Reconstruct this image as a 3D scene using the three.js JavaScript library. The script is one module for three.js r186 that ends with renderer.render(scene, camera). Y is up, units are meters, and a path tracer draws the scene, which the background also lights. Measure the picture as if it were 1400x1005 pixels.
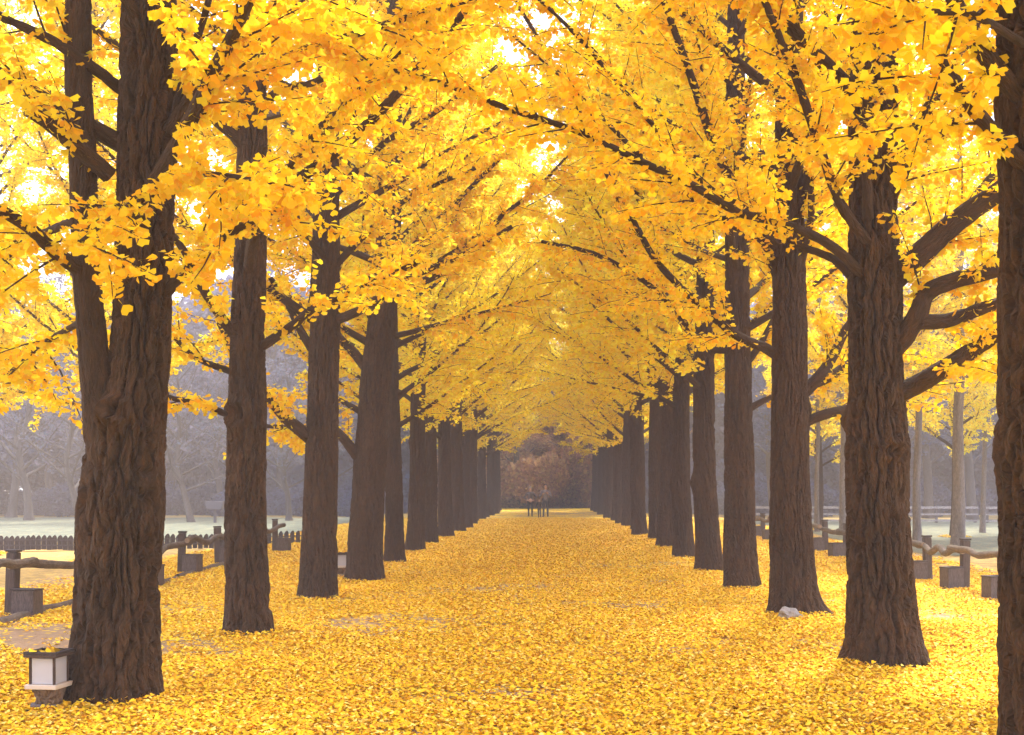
import * as THREE from 'three';
import { mergeGeometries } from 'three/addons/utils/BufferGeometryUtils.js';
import { RoundedBoxGeometry } from 'three/addons/geometries/RoundedBoxGeometry.js';
import { MarchingCubes } from 'three/addons/objects/MarchingCubes.js';
import { createNoise3D, createNoise4D } from 'simplex-noise';

// ---------------------------------------------------------------- camera, sky, sun, exposure
function lerp(a, b, t) { return a + (b - a) * t; }
const scene = new THREE.Scene();
const F = 1700, CX = 750, HY = 665, EYE = 1.65;            // focal length and vanishing point in photo pixels, eye height in metres
const camera = new THREE.PerspectiveCamera(2 * Math.atan(502.5 / F) * 180 / Math.PI, 1400 / 1005, 0.1, 400);
camera.position.set(0, EYE, 0);
camera.lookAt(0, EYE, -10);
camera.setViewOffset(1400, 1005, 700 - CX, 502.5 - HY, 1400, 1005);
camera.updateProjectionMatrix();
scene.add(camera);
const renderer = new THREE.WebGLRenderer({ antialias: true });
renderer.setSize(1024, 735);
renderer.toneMapping = THREE.LinearToneMapping;
renderer.toneMappingExposure = 6.3;
renderer.shadowMap.enabled = true;
{ // pale misty sky, a little brighter overhead
  const w = 64, h = 32, a = new Float32Array(w * h * 4);
  for (let j = 0; j < h; j++) for (let i = 0; i < w; i++) {
    const up = Math.max(0, Math.sin(((j + 0.5) / h - 0.5) * Math.PI)), k = (j * w + i) * 4;
    const t = Math.pow(up, 0.7), s = lerp(0.46, 0.72, t);
    a[k] = lerp(0.93, 0.64, t) * s; a[k + 1] = lerp(0.9, 0.82, t) * s; a[k + 2] = lerp(0.95, 1.3, t) * s; a[k + 3] = 1;
  }
  const t = new THREE.DataTexture(a, w, h, THREE.RGBAFormat, THREE.FloatType);
  t.mapping = THREE.EquirectangularReflectionMapping; t.magFilter = THREE.LinearFilter; t.needsUpdate = true;
  scene.background = t; scene.environment = t;
}
const sun = new THREE.DirectionalLight(new THREE.Color(1, 0.92, 0.78), 2.6);
sun.position.set(16, 52, -74); sun.target.position.set(0, 0, -30);
sun.castShadow = true; sun.shadow.radius = 20;
Object.assign(sun.shadow.camera, { left: -60, right: 60, top: 60, bottom: -60, near: 1, far: 200 });
scene.add(sun, sun.target);
scene.fog = new THREE.FogExp2(new THREE.Color(1.0, 0.79, 0.64), 0.0046);

// ---------------------------------------------------------------- helpers
function rng(seed) { let a = seed >>> 0; return () => { a = (a + 0x6D2B79F5) | 0; let t = Math.imul(a ^ (a >>> 15), 1 | a); t = (t + Math.imul(t ^ (t >>> 7), 61 | t)) ^ t; return ((t ^ (t >>> 14)) >>> 0) / 4294967296; }; }
const SN = createNoise3D(rng(2024)), TN = createNoise4D(rng(77));
const noise = (x, y, z) => 0.8 * SN(x * 0.8, y * 0.8, z * 0.8);
const V = (x, y, z) => new THREE.Vector3(x, y, z);
const px = (x, y, d) => V((x - CX) / F * d, EYE - (y - HY) / F * d, -d);   // photo pixel at a known distance
const clamp = (x, a, b) => Math.min(b, Math.max(a, x));
const sstep = (a, b, x) => { const t = clamp((x - a) / (b - a), 0, 1); return t * t * (3 - 2 * t); };
const toS = c => c <= 0.0031308 ? 12.92 * c : 1.055 * Math.pow(c, 1 / 2.4) - 0.055;
const taken = {};
function numbered(n) { const k = taken[n] = (taken[n] ?? -1) + 1; return k ? `${n}_${String(k).padStart(3, '0')}` : n; }
function thing(name, label, category, pos, group, turn = 0) {
  const o = new THREE.Group(); o.name = numbered(name); o.position.copy(pos); o.rotation.y = turn;
  o.userData = { label, category }; if (group) o.userData.group = group; scene.add(o); return o;
}
function part(parent, name, geo, mat, extra) {
  const m = new THREE.Mesh(geo, mat); m.name = name; m.castShadow = m.receiveShadow = true;
  if (extra) Object.assign(m.userData, extra); parent.add(m); return m;
}
function structure(name, geo, mat) { const m = part(scene, name, geo, mat, { kind: 'structure' }); return m; }
function tex(w, h, fn, srgb, rep) {
  const a = new Uint8Array(w * h * 4);
  for (let j = 0; j < h; j++) for (let i = 0; i < w; i++) { const c = fn(i, j, w, h), k = (j * w + i) * 4; a[k] = c[0]; a[k + 1] = c[1]; a[k + 2] = c[2]; a[k + 3] = 255; }
  const t = new THREE.DataTexture(a, w, h); t.magFilter = THREE.LinearFilter; t.minFilter = THREE.LinearFilter; t.wrapS = t.wrapT = THREE.RepeatWrapping;
  if (srgb) t.colorSpace = THREE.SRGBColorSpace; if (rep) t.repeat.set(rep, rep); t.needsUpdate = true; return t;
}
function tileNoise(u, v, fx, fy, s) { // periodic noise on the unit square
  const a = u * 2 * Math.PI, b = v * 2 * Math.PI;
  return 0.8 * TN(Math.cos(a) * fx / 8 + s, Math.sin(a) * fx / 8, Math.cos(b) * fy / 8, Math.sin(b) * fy / 8 + s * 2.3);
}
function geoFrom(pos, idx, uv, col, nor) {
  const g = new THREE.BufferGeometry();
  g.setAttribute('position', new THREE.Float32BufferAttribute(pos, 3));
  if (uv) g.setAttribute('uv', new THREE.Float32BufferAttribute(uv, 2));
  if (col) g.setAttribute('color', new THREE.Float32BufferAttribute(col, 3));
  g.setIndex(idx);
  if (nor) g.setAttribute('normal', new THREE.Float32BufferAttribute(nor, 3)); else g.computeVertexNormals();
  return g;
}

// ---------------------------------------------------------------- materials
const barkBump = tex(1024, 1024, (i, j, w, h) => { // plates split by narrow vertical cracks
  const u = i / w + 0.02 * Math.sin(j / h * 6.283 * 3), v = j / h;
  const n = Math.abs(tileNoise(u, v, 15, 3.4, 1)), m = Math.abs(tileNoise(u, v, 34, 8, 7)), f = tileNoise(u, v, 110, 40, 3);
  const g = clamp(255 * (Math.pow(sstep(0, 0.3, n), 0.7) * 0.6 + sstep(0, 0.35, m) * 0.28 + f * 0.1), 0, 255); return [g, g, g];
});
const barkMap = tex(1024, 1024, (i, j, w, h) => {
  const u = i / w, v = j / h;
  const a = 0.84 + 0.16 * tileNoise(u, v, 12, 4, 5) + 0.22 * tileNoise(u, v, 60, 10, 9) + 0.2 * tileNoise(u, v, 160, 60, 4), b = tileNoise(u, v, 9, 5, 11);
  return [clamp(215 * a, 0, 255), clamp(215 * a * (1 + 0.03 * b), 0, 255), clamp(212 * a * (1 + 0.07 * b), 0, 255)];
}, true);
const mat = (c, r = 0.9, o = {}) => new THREE.MeshStandardMaterial({ color: new THREE.Color(...c), roughness: r, ...o });
const BARK = mat([0.105, 0.049, 0.016], 0.95, { map: barkMap, bumpMap: barkBump, bumpScale: 0.02, vertexColors: true });
const BARK_GREY = mat([0.33, 0.28, 0.27], 0.95, { map: barkMap, bumpMap: barkBump, bumpScale: 0.008, vertexColors: true });
const BARK_DARK = mat([0.15, 0.13, 0.12], 0.95, { map: barkMap, vertexColors: true });
const leafMat = (t = 0.6, r = 1) => new THREE.MeshPhysicalMaterial({ color: 0xffffff, vertexColors: true, roughness: r, transmission: t, thickness: 0, side: THREE.DoubleSide, specularIntensity: 0.08 });
const LEAF = leafMat(), LEAF_LITTER = new THREE.MeshPhysicalMaterial({ vertexColors: true, roughness: 0.85, specularIntensity: 0.2, side: THREE.DoubleSide });
const LEAF_DULL = leafMat(0.4, 1);
const GOLD = [[0.90, 0.67, 0.015], [0.90, 0.60, 0.012], [0.91, 0.73, 0.03], [0.89, 0.51, 0.008], [0.87, 0.72, 0.03], [0.91, 0.66, 0.014]];
const LEMON = [[0.92, 0.77, 0.03], [0.92, 0.71, 0.02], [0.93, 0.81, 0.05], [0.91, 0.64, 0.015], [0.90, 0.79, 0.05]];
const GOLD_PALE = [[0.82, 0.60, 0.09], [0.80, 0.55, 0.06], [0.78, 0.60, 0.12]];
const DULL_HAZED = [[0.13, 0.15, 0.19], [0.17, 0.15, 0.19], [0.12, 0.15, 0.20], [0.17, 0.16, 0.21]], RUSSET = [[0.45, 0.22, 0.11], [0.5, 0.29, 0.12], [0.36, 0.18, 0.11], [0.55, 0.36, 0.14]];  // the dull wood leaves carry a painted-in haze blue; russet is plain leaf colour
const HAZE_BLUE = [[0.09, 0.12, 0.19], [0.08, 0.10, 0.18], [0.11, 0.13, 0.21]];  // darker wood foliage, tinted slate-blue in place of distant haze

// ---------------------------------------------------------------- trees
const bark3 = (x, y, z, k) => { // furrowed bark: long wandering plates between deep cracks, 0..1
  const w = 0.022 * SN(x * 4, y * 3.2, z * 4), v = 0.022 * SN(x * 4 + 9, y * 3.2, z * 4 + 4), yy = y + 0.05 * SN(x * 9, y * 2, z * 9);
  const n1 = Math.abs(SN((x + w) * 9.5 * k, yy * 1.45 * k, (z + v) * 9.5 * k)), n2 = Math.abs(SN((x + w) * 17 * k + 40, yy * 3.1 * k, (z + v) * 17 * k));
  return Math.pow(sstep(0.0, 0.34, n1), 0.6) * 0.72 + Math.pow(sstep(0.0, 0.32, n2), 0.7) * 0.24 + 0.06 * SN(x * 40, y * 16, z * 40);
};
const Q = new THREE.Quaternion();
// a tapered tube along pts [{p, r}], resampled every dy; furrow = depth of the bark in metres; bumps = [{y, a, h, w, ring}]
function limbGeo(pts, sides, step, furrow, opt = {}) {
  const curve = new THREE.CatmullRomCurve3(pts.map(q => q.p), false, 'catmullrom', 0.5);
  const len = curve.getLength(), ts = [0]; for (let l = 0; ;) { l += step * (opt.fine && curve.getPointAt(Math.min(1, l / len)).y > opt.fine ? 6 : 1); if (l > len - step * 0.5) break; ts.push(l / len); } ts.push(1);
  const n = ts.length - 1;
  const pos = [], uv = [], col = [], idx = [];
  let prev = null; const T = V(), N = V(), B = V(), P = V();
  const wraps = Math.max(1, Math.round(pts[0].r * 6.283 / 0.5)), u0 = opt.u0 || 0, root = opt.root, seed = opt.seed || 0;
  for (let j = 0; j <= n; j++) {
    const t = curve.getUtoTmapping(ts[j]), f = t * (pts.length - 1), i0 = Math.min(pts.length - 2, Math.floor(f));
    const r0 = lerp(pts[i0].r, pts[i0 + 1].r, f - i0);
    curve.getPoint(t, P); curve.getTangent(t, T);
    if (!prev) N.set(1, 0, 0).addScaledVector(T, -T.x).normalize(); else N.copy(prev).addScaledVector(T, -prev.dot(T)).normalize();
    if (!isFinite(N.x) || N.lengthSq() < 0.5) N.set(0, 0, 1);
    prev = (prev || V()).copy(N); B.crossVectors(T, N);
    for (let i = 0; i <= sides; i++) {
      const a = (i % sides) / sides * 2 * Math.PI, ca = Math.cos(a), sa = Math.sin(a);
      let r = r0;
      if (root) { const y = P.y - pts[0].p.y; for (const q of opt.roots || []) { let da = a - q[0]; da = Math.atan2(Math.sin(da), Math.cos(da)); r += q[1] * Math.exp(-y / 0.16) * Math.exp(-da * da / 0.16); } r *= 1 + 0.34 * Math.exp(-y / 0.5) + Math.exp(-y / 0.13) * (0.24 + 0.34 * noise(ca * 1.6 + seed, seed * 3.1, sa * 1.6)) + 0.07 * noise(ca * 1.3, y * 0.9 + seed, sa * 1.3); }
      let x = (N.x * ca + B.x * sa), y = (N.y * ca + B.y * sa), z = (N.z * ca + B.z * sa);
      for (const b of opt.bumps || []) {
        let da = a - b.a; da = Math.atan2(Math.sin(da), Math.cos(da)); const d2 = Math.hypot(da * r0, P.y - b.y) / b.w;
        if (d2 < 3) r += b.ring ? b.h * (Math.exp(-Math.pow((d2 - 1) / 0.32, 2)) - 0.9 * sstep(0.95, 0.5, d2)) : b.h * Math.exp(-d2 * d2) * (1 + 0.5 * noise(x * 9, P.y * 9, z * 9));
      }
      if (furrow) r += furrow * (bark3((P.x + x * r0) * 1 + seed, P.y, (P.z + z * r0), opt.k || 1) - 0.6);
      pos.push(P.x + x * r, P.y + y * r, P.z + z * r); uv.push(i / sides * wraps + u0, ts[j] * len / 0.5);
      const c = 1 + 0.3 * noise((P.x + x * 0.3) * 2.2 + seed, P.y * 1.1, (P.z + z * 0.3) * 2.2) + 0.25 * noise(P.x * 7 + x * 6 + seed, P.y * 2.5, P.z * 7 + z * 6), w = 0.04 * noise(x * 2 + seed, P.y * 0.8, z * 2);
      col.push(c, c * (1 + w), c * (1 + 2 * w));
    }
  }
  const m = sides + 1;
  for (let j = 0; j < n; j++) for (let i = 0; i < sides; i++) { const a = j * m + i, b = a + 1, c = a + m, d = c + 1; idx.push(a, c, b, b, c, d); }
  const base = pos.length / 3, c0 = curve.getPoint(1); // rounded end
  pos.push(c0.x, c0.y, c0.z); uv.push(0, len / 0.5); col.push(1, 1, 1);
  for (let i = 0; i < sides; i++) idx.push(n * m + i, base, n * m + i + 1);
  return geoFrom(pos, idx, uv, col);
}
// leaves: fan-shaped blades
const FAN_HI = { v: [[-0.03, -0.5, 0], [0.03, -0.5, 0], [0, 0.02, 0], [0.40, 0.30, 0.08], [0.53, 0.60, 0.18], [0.27, 0.84, 0.06], [0.0, 0.70, -0.04], [-0.27, 0.84, 0.06], [-0.53, 0.60, 0.18], [-0.40, 0.30, 0.08]], f: [[0, 1, 2], [2, 3, 4], [2, 4, 5], [2, 5, 6], [2, 6, 7], [2, 7, 8], [2, 8, 9]] };
const FAN_MID = { v: [[0, -0.1, 0], [0.52, 0.5, 0.1], [0.27, 0.84, 0.02], [0, 0.7, 0], [-0.27, 0.84, 0.02], [-0.52, 0.5, 0.1]], f: [[0, 1, 2], [0, 2, 3], [0, 3, 4], [0, 4, 5]] };
const FAN_FAR = { v: [[0, -0.1, 0], [0.5, 0.62, 0.06], [0, 0.78, 0], [-0.5, 0.62, 0.06]], f: [[0, 1, 2], [0, 2, 3]] };
const FAN_LO = { v: [[0, -0.1, 0], [0.50, 0.48, 0.08], [0.22, 0.84, 0], [-0.22, 0.84, 0], [-0.50, 0.48, 0.08]], f: [[0, 1, 2], [0, 2, 3], [0, 3, 4]] };
class Leaves {
  constructor(shape) { this.s = shape; this.pos = []; this.nor = []; this.col = []; this.idx = []; this.rec = []; this.keep = false; }
  add(p, m, size, c) { // m: [x axis, y axis, normal]
    const b = this.pos.length / 3, [X, Y, Z] = m;
    for (const v of this.s.v) {
      this.pos.push(p.x + size * (X.x * v[0] + Y.x * v[1] + Z.x * v[2]), p.y + size * (X.y * v[0] + Y.y * v[1] + Z.y * v[2]), p.z + size * (X.z * v[0] + Y.z * v[1] + Z.z * v[2]));
      this.nor.push(Z.x, Z.y, Z.z); this.col.push(c[0], c[1], c[2]);
    }
    for (const f of this.s.f) this.idx.push(b + f[0], b + f[1], b + f[2]);
  }
  geo() { return geoFrom(this.pos, this.idx, null, this.col, this.nor); }
}
const LX = V(), LY = V(), LZ = V();
function leafAxes(R, droop) { // blade hangs away from its stalk, its face turned mostly up or down
  const a = R() * 6.283, e = (R() - 0.5) * 1.6 - droop;
  LY.set(Math.cos(a) * Math.cos(e), Math.sin(e), Math.sin(a) * Math.cos(e));
  LZ.set(R() - 0.5, 0.25 + R() * 0.6, R() - 0.5); LX.crossVectors(LY, LZ).normalize(); LZ.crossVectors(LX, LY).normalize();
  return [LX, LY, LZ];
}
function vary(c, R, k = 0.12) { const b = 1 + (R() - 0.5) * 2 * k, h = 1 + (R() - 0.5) * 0.16; return [Math.min(0.93, c[0] * b), Math.min(0.9, c[1] * b * h), c[2] * b]; }

// a procedural limb leaving the trunk
function sproutLimb(R, p0, az, el, len, r0, up = 0.25, kink = 0.25) {
  const pts = [{ p: p0.clone(), r: r0 }]; const d = V(Math.cos(az) * Math.cos(el), Math.sin(el), Math.sin(az) * Math.cos(el)); const p = p0.clone(); const n = Math.max(4, Math.round(len / 0.5));
  for (let i = 1; i <= n; i++) {
    d.x += (R() - 0.5) * kink; d.z += (R() - 0.5) * kink; d.y += (R() - 0.5) * kink * 0.7 + up * 0.1; d.normalize();
    p.addScaledVector(d, len / n); pts.push({ p: p.clone(), r: lerp(r0, 0.008, Math.pow(i / n, 0.75)) });
  }
  return pts;
}
// twigs and spurs with leaf bunches along a limb
function leafOut(R, limb, L, twigs, o) {
  const curve = new THREE.CatmullRomCurve3(limb.map(q => q.p)), len = curve.getLength(), P = V(), T = V(), S = V(), D = V(), A = V();
  const bunch = (p, k) => {
    const n = Math.max(1, Math.round((2.6 + R() * 3) * k));
    for (let i = 0; i < n; i++) {
      if (o.skip && o.skip(p)) return;
      const ax = leafAxes(R, 0.45), s = o.size * (0.7 + R() * 0.6);
      A.copy(p).addScaledVector(ax[1], s * (0.3 + R() * 0.7)); A.x += (R() - 0.5) * 0.05; A.y += (R() - 0.5) * 0.05; A.z += (R() - 0.5) * 0.05;
      const c = vary(o.palette[Math.floor(R() * o.palette.length)], R);
      if (L.keep) { const dir = A.clone().add(o.base); L.rec.push({ p: A.clone(), m: ax.map(v => v.clone()), s, c, d: dir.distanceTo(camera.position), w: dir }); } else L.add(A, ax, s, c);
    }
  };
  for (let s = o.from * len; s < len; s += o.spur * (0.6 + R() * 0.8)) { curve.getPointAt(Math.min(1, s / len), P); if (R() < o.dense * (o.onLimb ?? 0.55)) bunch(P, 0.9); }
  for (let s = Math.max(0.35, o.from * len * 0.8); s < len; s += o.every * (0.6 + R() * 0.8)) {
    const t = s / len; curve.getPointAt(t, P); curve.getTangentAt(t, T);
    const side = R() * 6.283; A.set(Math.cos(side), (R() - 0.45) * 0.9, Math.sin(side)); A.addScaledVector(T, -A.dot(T)).normalize();
    D.copy(T).multiplyScalar(0.55 + R() * 0.4).addScaledVector(A, 0.8).normalize();
    const l = (0.35 + R() * 1.0) * o.twig * (1 - 0.45 * t), n = 4, q = P.clone(), pts = [{ p: q.clone(), r: 0.0075 + 0.004 * l }];
    for (let i = 1; i <= n; i++) { D.x += (R() - 0.5) * 0.35; D.y += (R() - 0.5) * 0.3 - o.sag; D.z += (R() - 0.5) * 0.35; D.normalize(); q.addScaledVector(D, l / n); pts.push({ p: q.clone(), r: lerp(0.008 + 0.003 * l, 0.003, i / n) }); }
    if (twigs) twigs.push(limbGeo(pts, 3, l / 3, 0));
    for (let i = 0; i < n; i++) for (let k = 0, m = Math.max(1, Math.round(l / n / o.spur)); k < m; k++) { S.lerpVectors(pts[i].p, pts[i + 1].p, (k + R()) / m); if (R() < o.dense) bunch(S, 1); }
  }
}
// o: trunk [{p,r}] (base at the origin), limbs [[{p,r}...]], auto {n, from, to, ...}, seed, bark, leaf options
function buildTree(root, o) {
  const R = rng(o.seed), L = new Leaves(o.shape || (o.hi ? FAN_LO : FAN_FAR)), twigs = [];
  L.keep = !!o.single;
  const bark = o.bark || BARK, all = [];
  const trunk = part(root, 'trunk', limbGeo(o.trunk, o.sides || 40, o.step || 0.08, o.furrow ?? 0.03, { root: true, fine: o.fine || 0, bumps: o.bumps, roots: o.roots, seed: o.seed * 0.37 % 11, k: o.k || 1 }), bark);
  for (const s of o.stems || []) { part(root, 'stem', limbGeo(s, 64, 0.03, 0.03, { seed: 3.3, fine: 5.5 }), bark); all.push({ q: s.slice(Math.floor(s.length * 0.6)), thick: false }); }
  for (const l of o.limbs || []) all.push({ q: l, draw: true, d: 1 });
  const tc = new THREE.CatmullRomCurve3(o.trunk.map(q => q.p)), H = o.trunk[o.trunk.length - 1].p.y;
  const at = y => { for (let i = 0; i < o.trunk.length - 1; i++) { const a = o.trunk[i], b = o.trunk[i + 1]; if (y <= b.p.y) { const t = (y - a.p.y) / (b.p.y - a.p.y); return { p: V().lerpVectors(a.p, b.p, t), r: lerp(a.r, b.r, t) }; } } return o.trunk[o.trunk.length - 1]; };
  const A = o.auto;
  for (let i = 0; i < A.n; i++) {
    const f = Math.pow((i + R() * 0.8) / A.n, A.pow ?? 1), y = lerp(A.from, Math.min(A.to, H - 0.3), f), { p, r } = at(y), az = i * 2.4 + R() * 1.1 + (o.turn || 0);
    const len = lerp(A.len[0], A.len[1], f) * (0.7 + R() * 0.5), el = lerp(A.el[0], A.el[1], f) + (R() - 0.5) * 0.4;
    if (A.skip && A.skip(az, y)) continue;
    const r0 = clamp(Math.min(r * 0.55, 0.018 + len * 0.012), 0.014, 0.085);
    all.push({ q: sproutLimb(R, p.clone().addScaledVector(V(Math.cos(az), 0.2, Math.sin(az)), r * 0.4), az, el, len, r0, A.up ?? 0.25), draw: true });
  }
  for (const { q, draw, d } of all) {
    if (draw) { const fine = o.hi && d; part(root, 'branch', limbGeo(q, fine ? (q[0].r > 0.05 ? 24 : 12) : 6, fine ? 0.06 : 0.26, fine && q[0].r > 0.03 ? 0.016 : 0, { seed: 1.7, k: 1.5 }), bark); }
    leafOut(R, q, L, o.noTwigs ? null : twigs, { size: 0.067, spur: 0.037, every: 0.15, twig: 1, sag: 0.05, dense: 1, from: 0.22, palette: GOLD, base: o.base, skip: o.skip, onLimb: d ? 0.12 : 0.5, ...o.leaf });
  }
  if (twigs.length) part(root, 'twigs', mergeGeometries(twigs), bark, { kind: 'stuff' });
  if (L.keep) {
    const seen = L.rec.map((r, i) => { const x = CX + r.w.x / -r.w.z * F, y = HY - (r.w.y - EYE) / -r.w.z * F; return [x > 5 && x < 1395 && y > 5 && y < 900 && r.w.z < -1 ? r.d : 1e9, i]; }).filter(a => a[0] < 1e9).sort((a, b) => a[0] - b[0]).slice(0, o.single);
    const singled = new Set(seen.map(a => a[1])), hi = new Leaves(FAN_MID);
    L.rec.forEach((r, i) => { if (!singled.has(i)) hi.add(r.p, r.m, r.s, r.c); });
    part(root, 'crown', hi.geo(), o.leafMat || LEAF, { kind: 'stuff' });
    for (const [, i] of seen) { const r = L.rec[i], m = part(root, 'leaf', LEAF_GEOS[i % LEAF_GEOS.length], LEAF); m.matrixAutoUpdate = true; m.position.copy(r.p); m.quaternion.setFromRotationMatrix(new THREE.Matrix4().makeBasis(...r.m)); m.scale.setScalar(r.s); }
  } else part(root, 'crown', L.geo(), o.leafMat || LEAF, { kind: 'stuff' });
  return root;
}
const LEAF_GEOS = GOLD.map(c => { const l = new Leaves(FAN_HI); l.add(V(0, 0, 0), [V(1, 0, 0), V(0, 1, 0), V(0, 0, 1)], 1, c); return l.geo(); });

// ---------------------------------------------------------------- ground
const groundY = (x, z) => 0.05 * noise(x * 0.22, 3.3, z * 0.22) + 0.018 * noise(x * 0.9, 8.1, z * 0.9);
const spots = [[-5.4, -13, 1.7, 1.1, 0.75], [-2.2, -15.3, 1.4, 0.9, 0.55], [0.4, -17.0, 2.6, 1.3, 0.35], [5.2, -16, 1.2, 1.0, 0.5], [2.6, -17.8, 1.2, 0.9, 0.4], [-0.8, -20.5, 1.8, 1.2, 0.4], [-0.4, -9.6, 0.5, 0.35, 0.6], [1.0, -26, 3, 1.2, 0.4], [-6.1, -15, 1.0, 1.4, 0.55], [-3.4, -12.6, 0.8, 0.5, 0.6], [2.4, -10.2, 0.5, 0.3, 0.35], [0.8, -76, 4, 7, 0.5]];
function cover(x, z) { // how thickly leaves lie
  let c = 0.93 + 0.35 * noise(x * 0.55, 1.7, z * 0.42) + 0.25 * noise(x * 1.7, 5.7, z * 1.4);
  for (const s of spots) c -= s[4] * Math.exp(-Math.pow((x - s[0]) / s[2], 2) - Math.pow((z - s[1]) / s[3], 2)) * (0.8 + 0.6 * noise(x * 1.9, 2.2, z * 1.9));
  c -= 0.42 * sstep(6.3, 9.5, Math.abs(x)); return clamp(c, 0.1, 1);
}
const LITTER = [[0.88, 0.56, 0.018], [0.87, 0.48, 0.013], [0.85, 0.38, 0.010], [0.89, 0.62, 0.04], [0.89, 0.59, 0.02], [0.70, 0.36, 0.022], [0.88, 0.54, 0.016], [0.9, 0.68, 0.14], [0.89, 0.6, 0.025]];
const SOIL = [0.36, 0.235, 0.135];
function sheet(x0, x1, z0, z1, nx, nz, lift, uvf) {
  const pos = [], uv = [], idx = [];
  for (let j = 0; j <= nz; j++) for (let i = 0; i <= nx; i++) { const x = lerp(x0, x1, i / nx), z = lerp(z0, z1, j / nz); pos.push(x, groundY(x, z) + lift, z); uv.push(...uvf(x, z)); }
  for (let j = 0; j < nz; j++) for (let i = 0; i < nx; i++) { const a = j * (nx + 1) + i, b = a + 1, c = a + nx + 1, d = c + 1; idx.push(a, c, b, b, c, d); }
  return geoFrom(pos, idx, uv);
}
const grit = (scale) => tex(512, 512, (i, j, w, h) => { const u = i / w, v = j / h; const g = clamp(128 + 150 * tileNoise(u, v, 60, 60, 2) + 120 * tileNoise(u, v, 180, 180, 6), 0, 255); return [g, g, g]; });
const gritT = grit();
{
  const R = rng(5), soilT = tex(512, 512, (i, j, w, h) => {
    const u = i / w, v = j / h, k = 0.9 + 0.5 * tileNoise(u, v, 12, 12, 3) + 0.5 * tileNoise(u, v, 70, 70, 8);
    const c = R() < 0.5 ? LITTER[Math.floor(R() * LITTER.length)].map(x => x * 0.6) : SOIL; return c.map(x => 255 * toS(clamp(x * k, 0, 1)));
  }, true);
  structure('ground', sheet(-95, 95, 24, -125, 150, 120, -0.02, (x, z) => [x / 4, z / 4]), new THREE.MeshStandardMaterial({ map: soilT, roughness: 1, bumpMap: gritT, bumpScale: 0.01 }));
}
const PX0 = -9, PX1 = 9, PZ0 = 6, PZ1 = -96;
{ // the leaf-strewn lane: every fleck is a leaf or bare soil
  const W = 2048, H = 2048, R = rng(77), row = new Array(W);
  const t = tex(W, H, (i, j) => {
    if (i === 0) {
      const z = lerp(PZ0, PZ1, (j + 0.5) / H);
      for (let k = 0; k < W;) {
        const x = lerp(PX0, PX1, k / W), cv = cover(x, z), leaf = R() < cv * cv * 0.98 + 0.02, n = leaf ? 2 + Math.floor(R() * 6) : 2 + Math.floor(R() * 4), b = 0.8 + R() * 0.35;
        const c = (leaf ? LITTER[Math.floor(R() * LITTER.length)] : SOIL).map(q => 255 * toS(clamp(q * b, 0, 0.92)));
        for (let q = 0; q < n && k < W; q++, k++) row[k] = c;
      }
    }
    return row[i];
  }, true);
  t.wrapS = t.wrapT = THREE.ClampToEdgeWrapping;
  const b = gritT.clone(); b.repeat.set(9, 50); b.needsUpdate = true;
  structure('path', sheet(PX0, PX1, PZ0, PZ1, 60, 200, 0, (x, z) => [(x - PX0) / (PX1 - PX0), (z - PZ0) / (PZ1 - PZ0)]), new THREE.MeshPhysicalMaterial({ map: t, roughness: 0.95, specularIntensity: 0.15, bumpMap: b, bumpScale: 0.015 }));
}
{ // pale lawns beyond the fences
  const lawnT = tex(512, 512, (i, j, w, h) => { const u = i / w, v = j / h, k = 0.9 + 0.6 * tileNoise(u, v, 10, 10, 3) + 0.7 * tileNoise(u, v, 90, 90, 8), y = sstep(0.1, 0.4, tileNoise(u, v, 40, 40, 12)); return [lerp(0.105, 0.22, y), lerp(0.12, 0.17, y), lerp(0.075, 0.06, y)].map(x => 255 * toS(clamp(x * k, 0, 1))); }, true);
  const m = new THREE.MeshStandardMaterial({ map: lawnT, roughness: 1, bumpMap: gritT, bumpScale: 0.02 });
  structure('lawn_left', sheet(-70, -9.2, -37, -66, 60, 30, 0.004, (x, z) => [x / 5, z / 5]), m);
  structure('lawn_right', sheet(9.2, 70, -30, -62, 60, 30, 0.004, (x, z) => [x / 5, z / 5]), m);
}
// ---------------------------------------------------------------- the avenue: near trees traced, each at the distance where its foot meets the ground
// trunk rows: [pixel x, pixel y, width in pixels]
const FEET = [];
function tracedTrunk(rows, d, base, top, lean = [0, 0]) {
  const pts = rows.map(([x, y, w]) => ({ p: px(x, y, d).sub(base), r: 0.92 * w / 2 / F * d }));
  const a = pts[pts.length - 1]; let y = a.p.y;
  for (const k of [0.33, 0.66, 1]) pts.push({ p: V(a.p.x + lean[0] * k, lerp(y, top, k), a.p.z + lean[1] * k), r: lerp(a.r, 0.03, Math.pow(k, 0.9)) });
  pts[0].p.y = -0.12; return pts;
}
function tracedLimb(rows, w0, w1, d, base) { const n = rows.length - 1; return rows.map(([x, y, dd = 0], i) => ({ p: px(x, y, d + dd).sub(base), r: lerp(w0, w1, i / n) / 2 / F * d })); }
const ROWNAME = 'ginkgo trees of the avenue';
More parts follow.
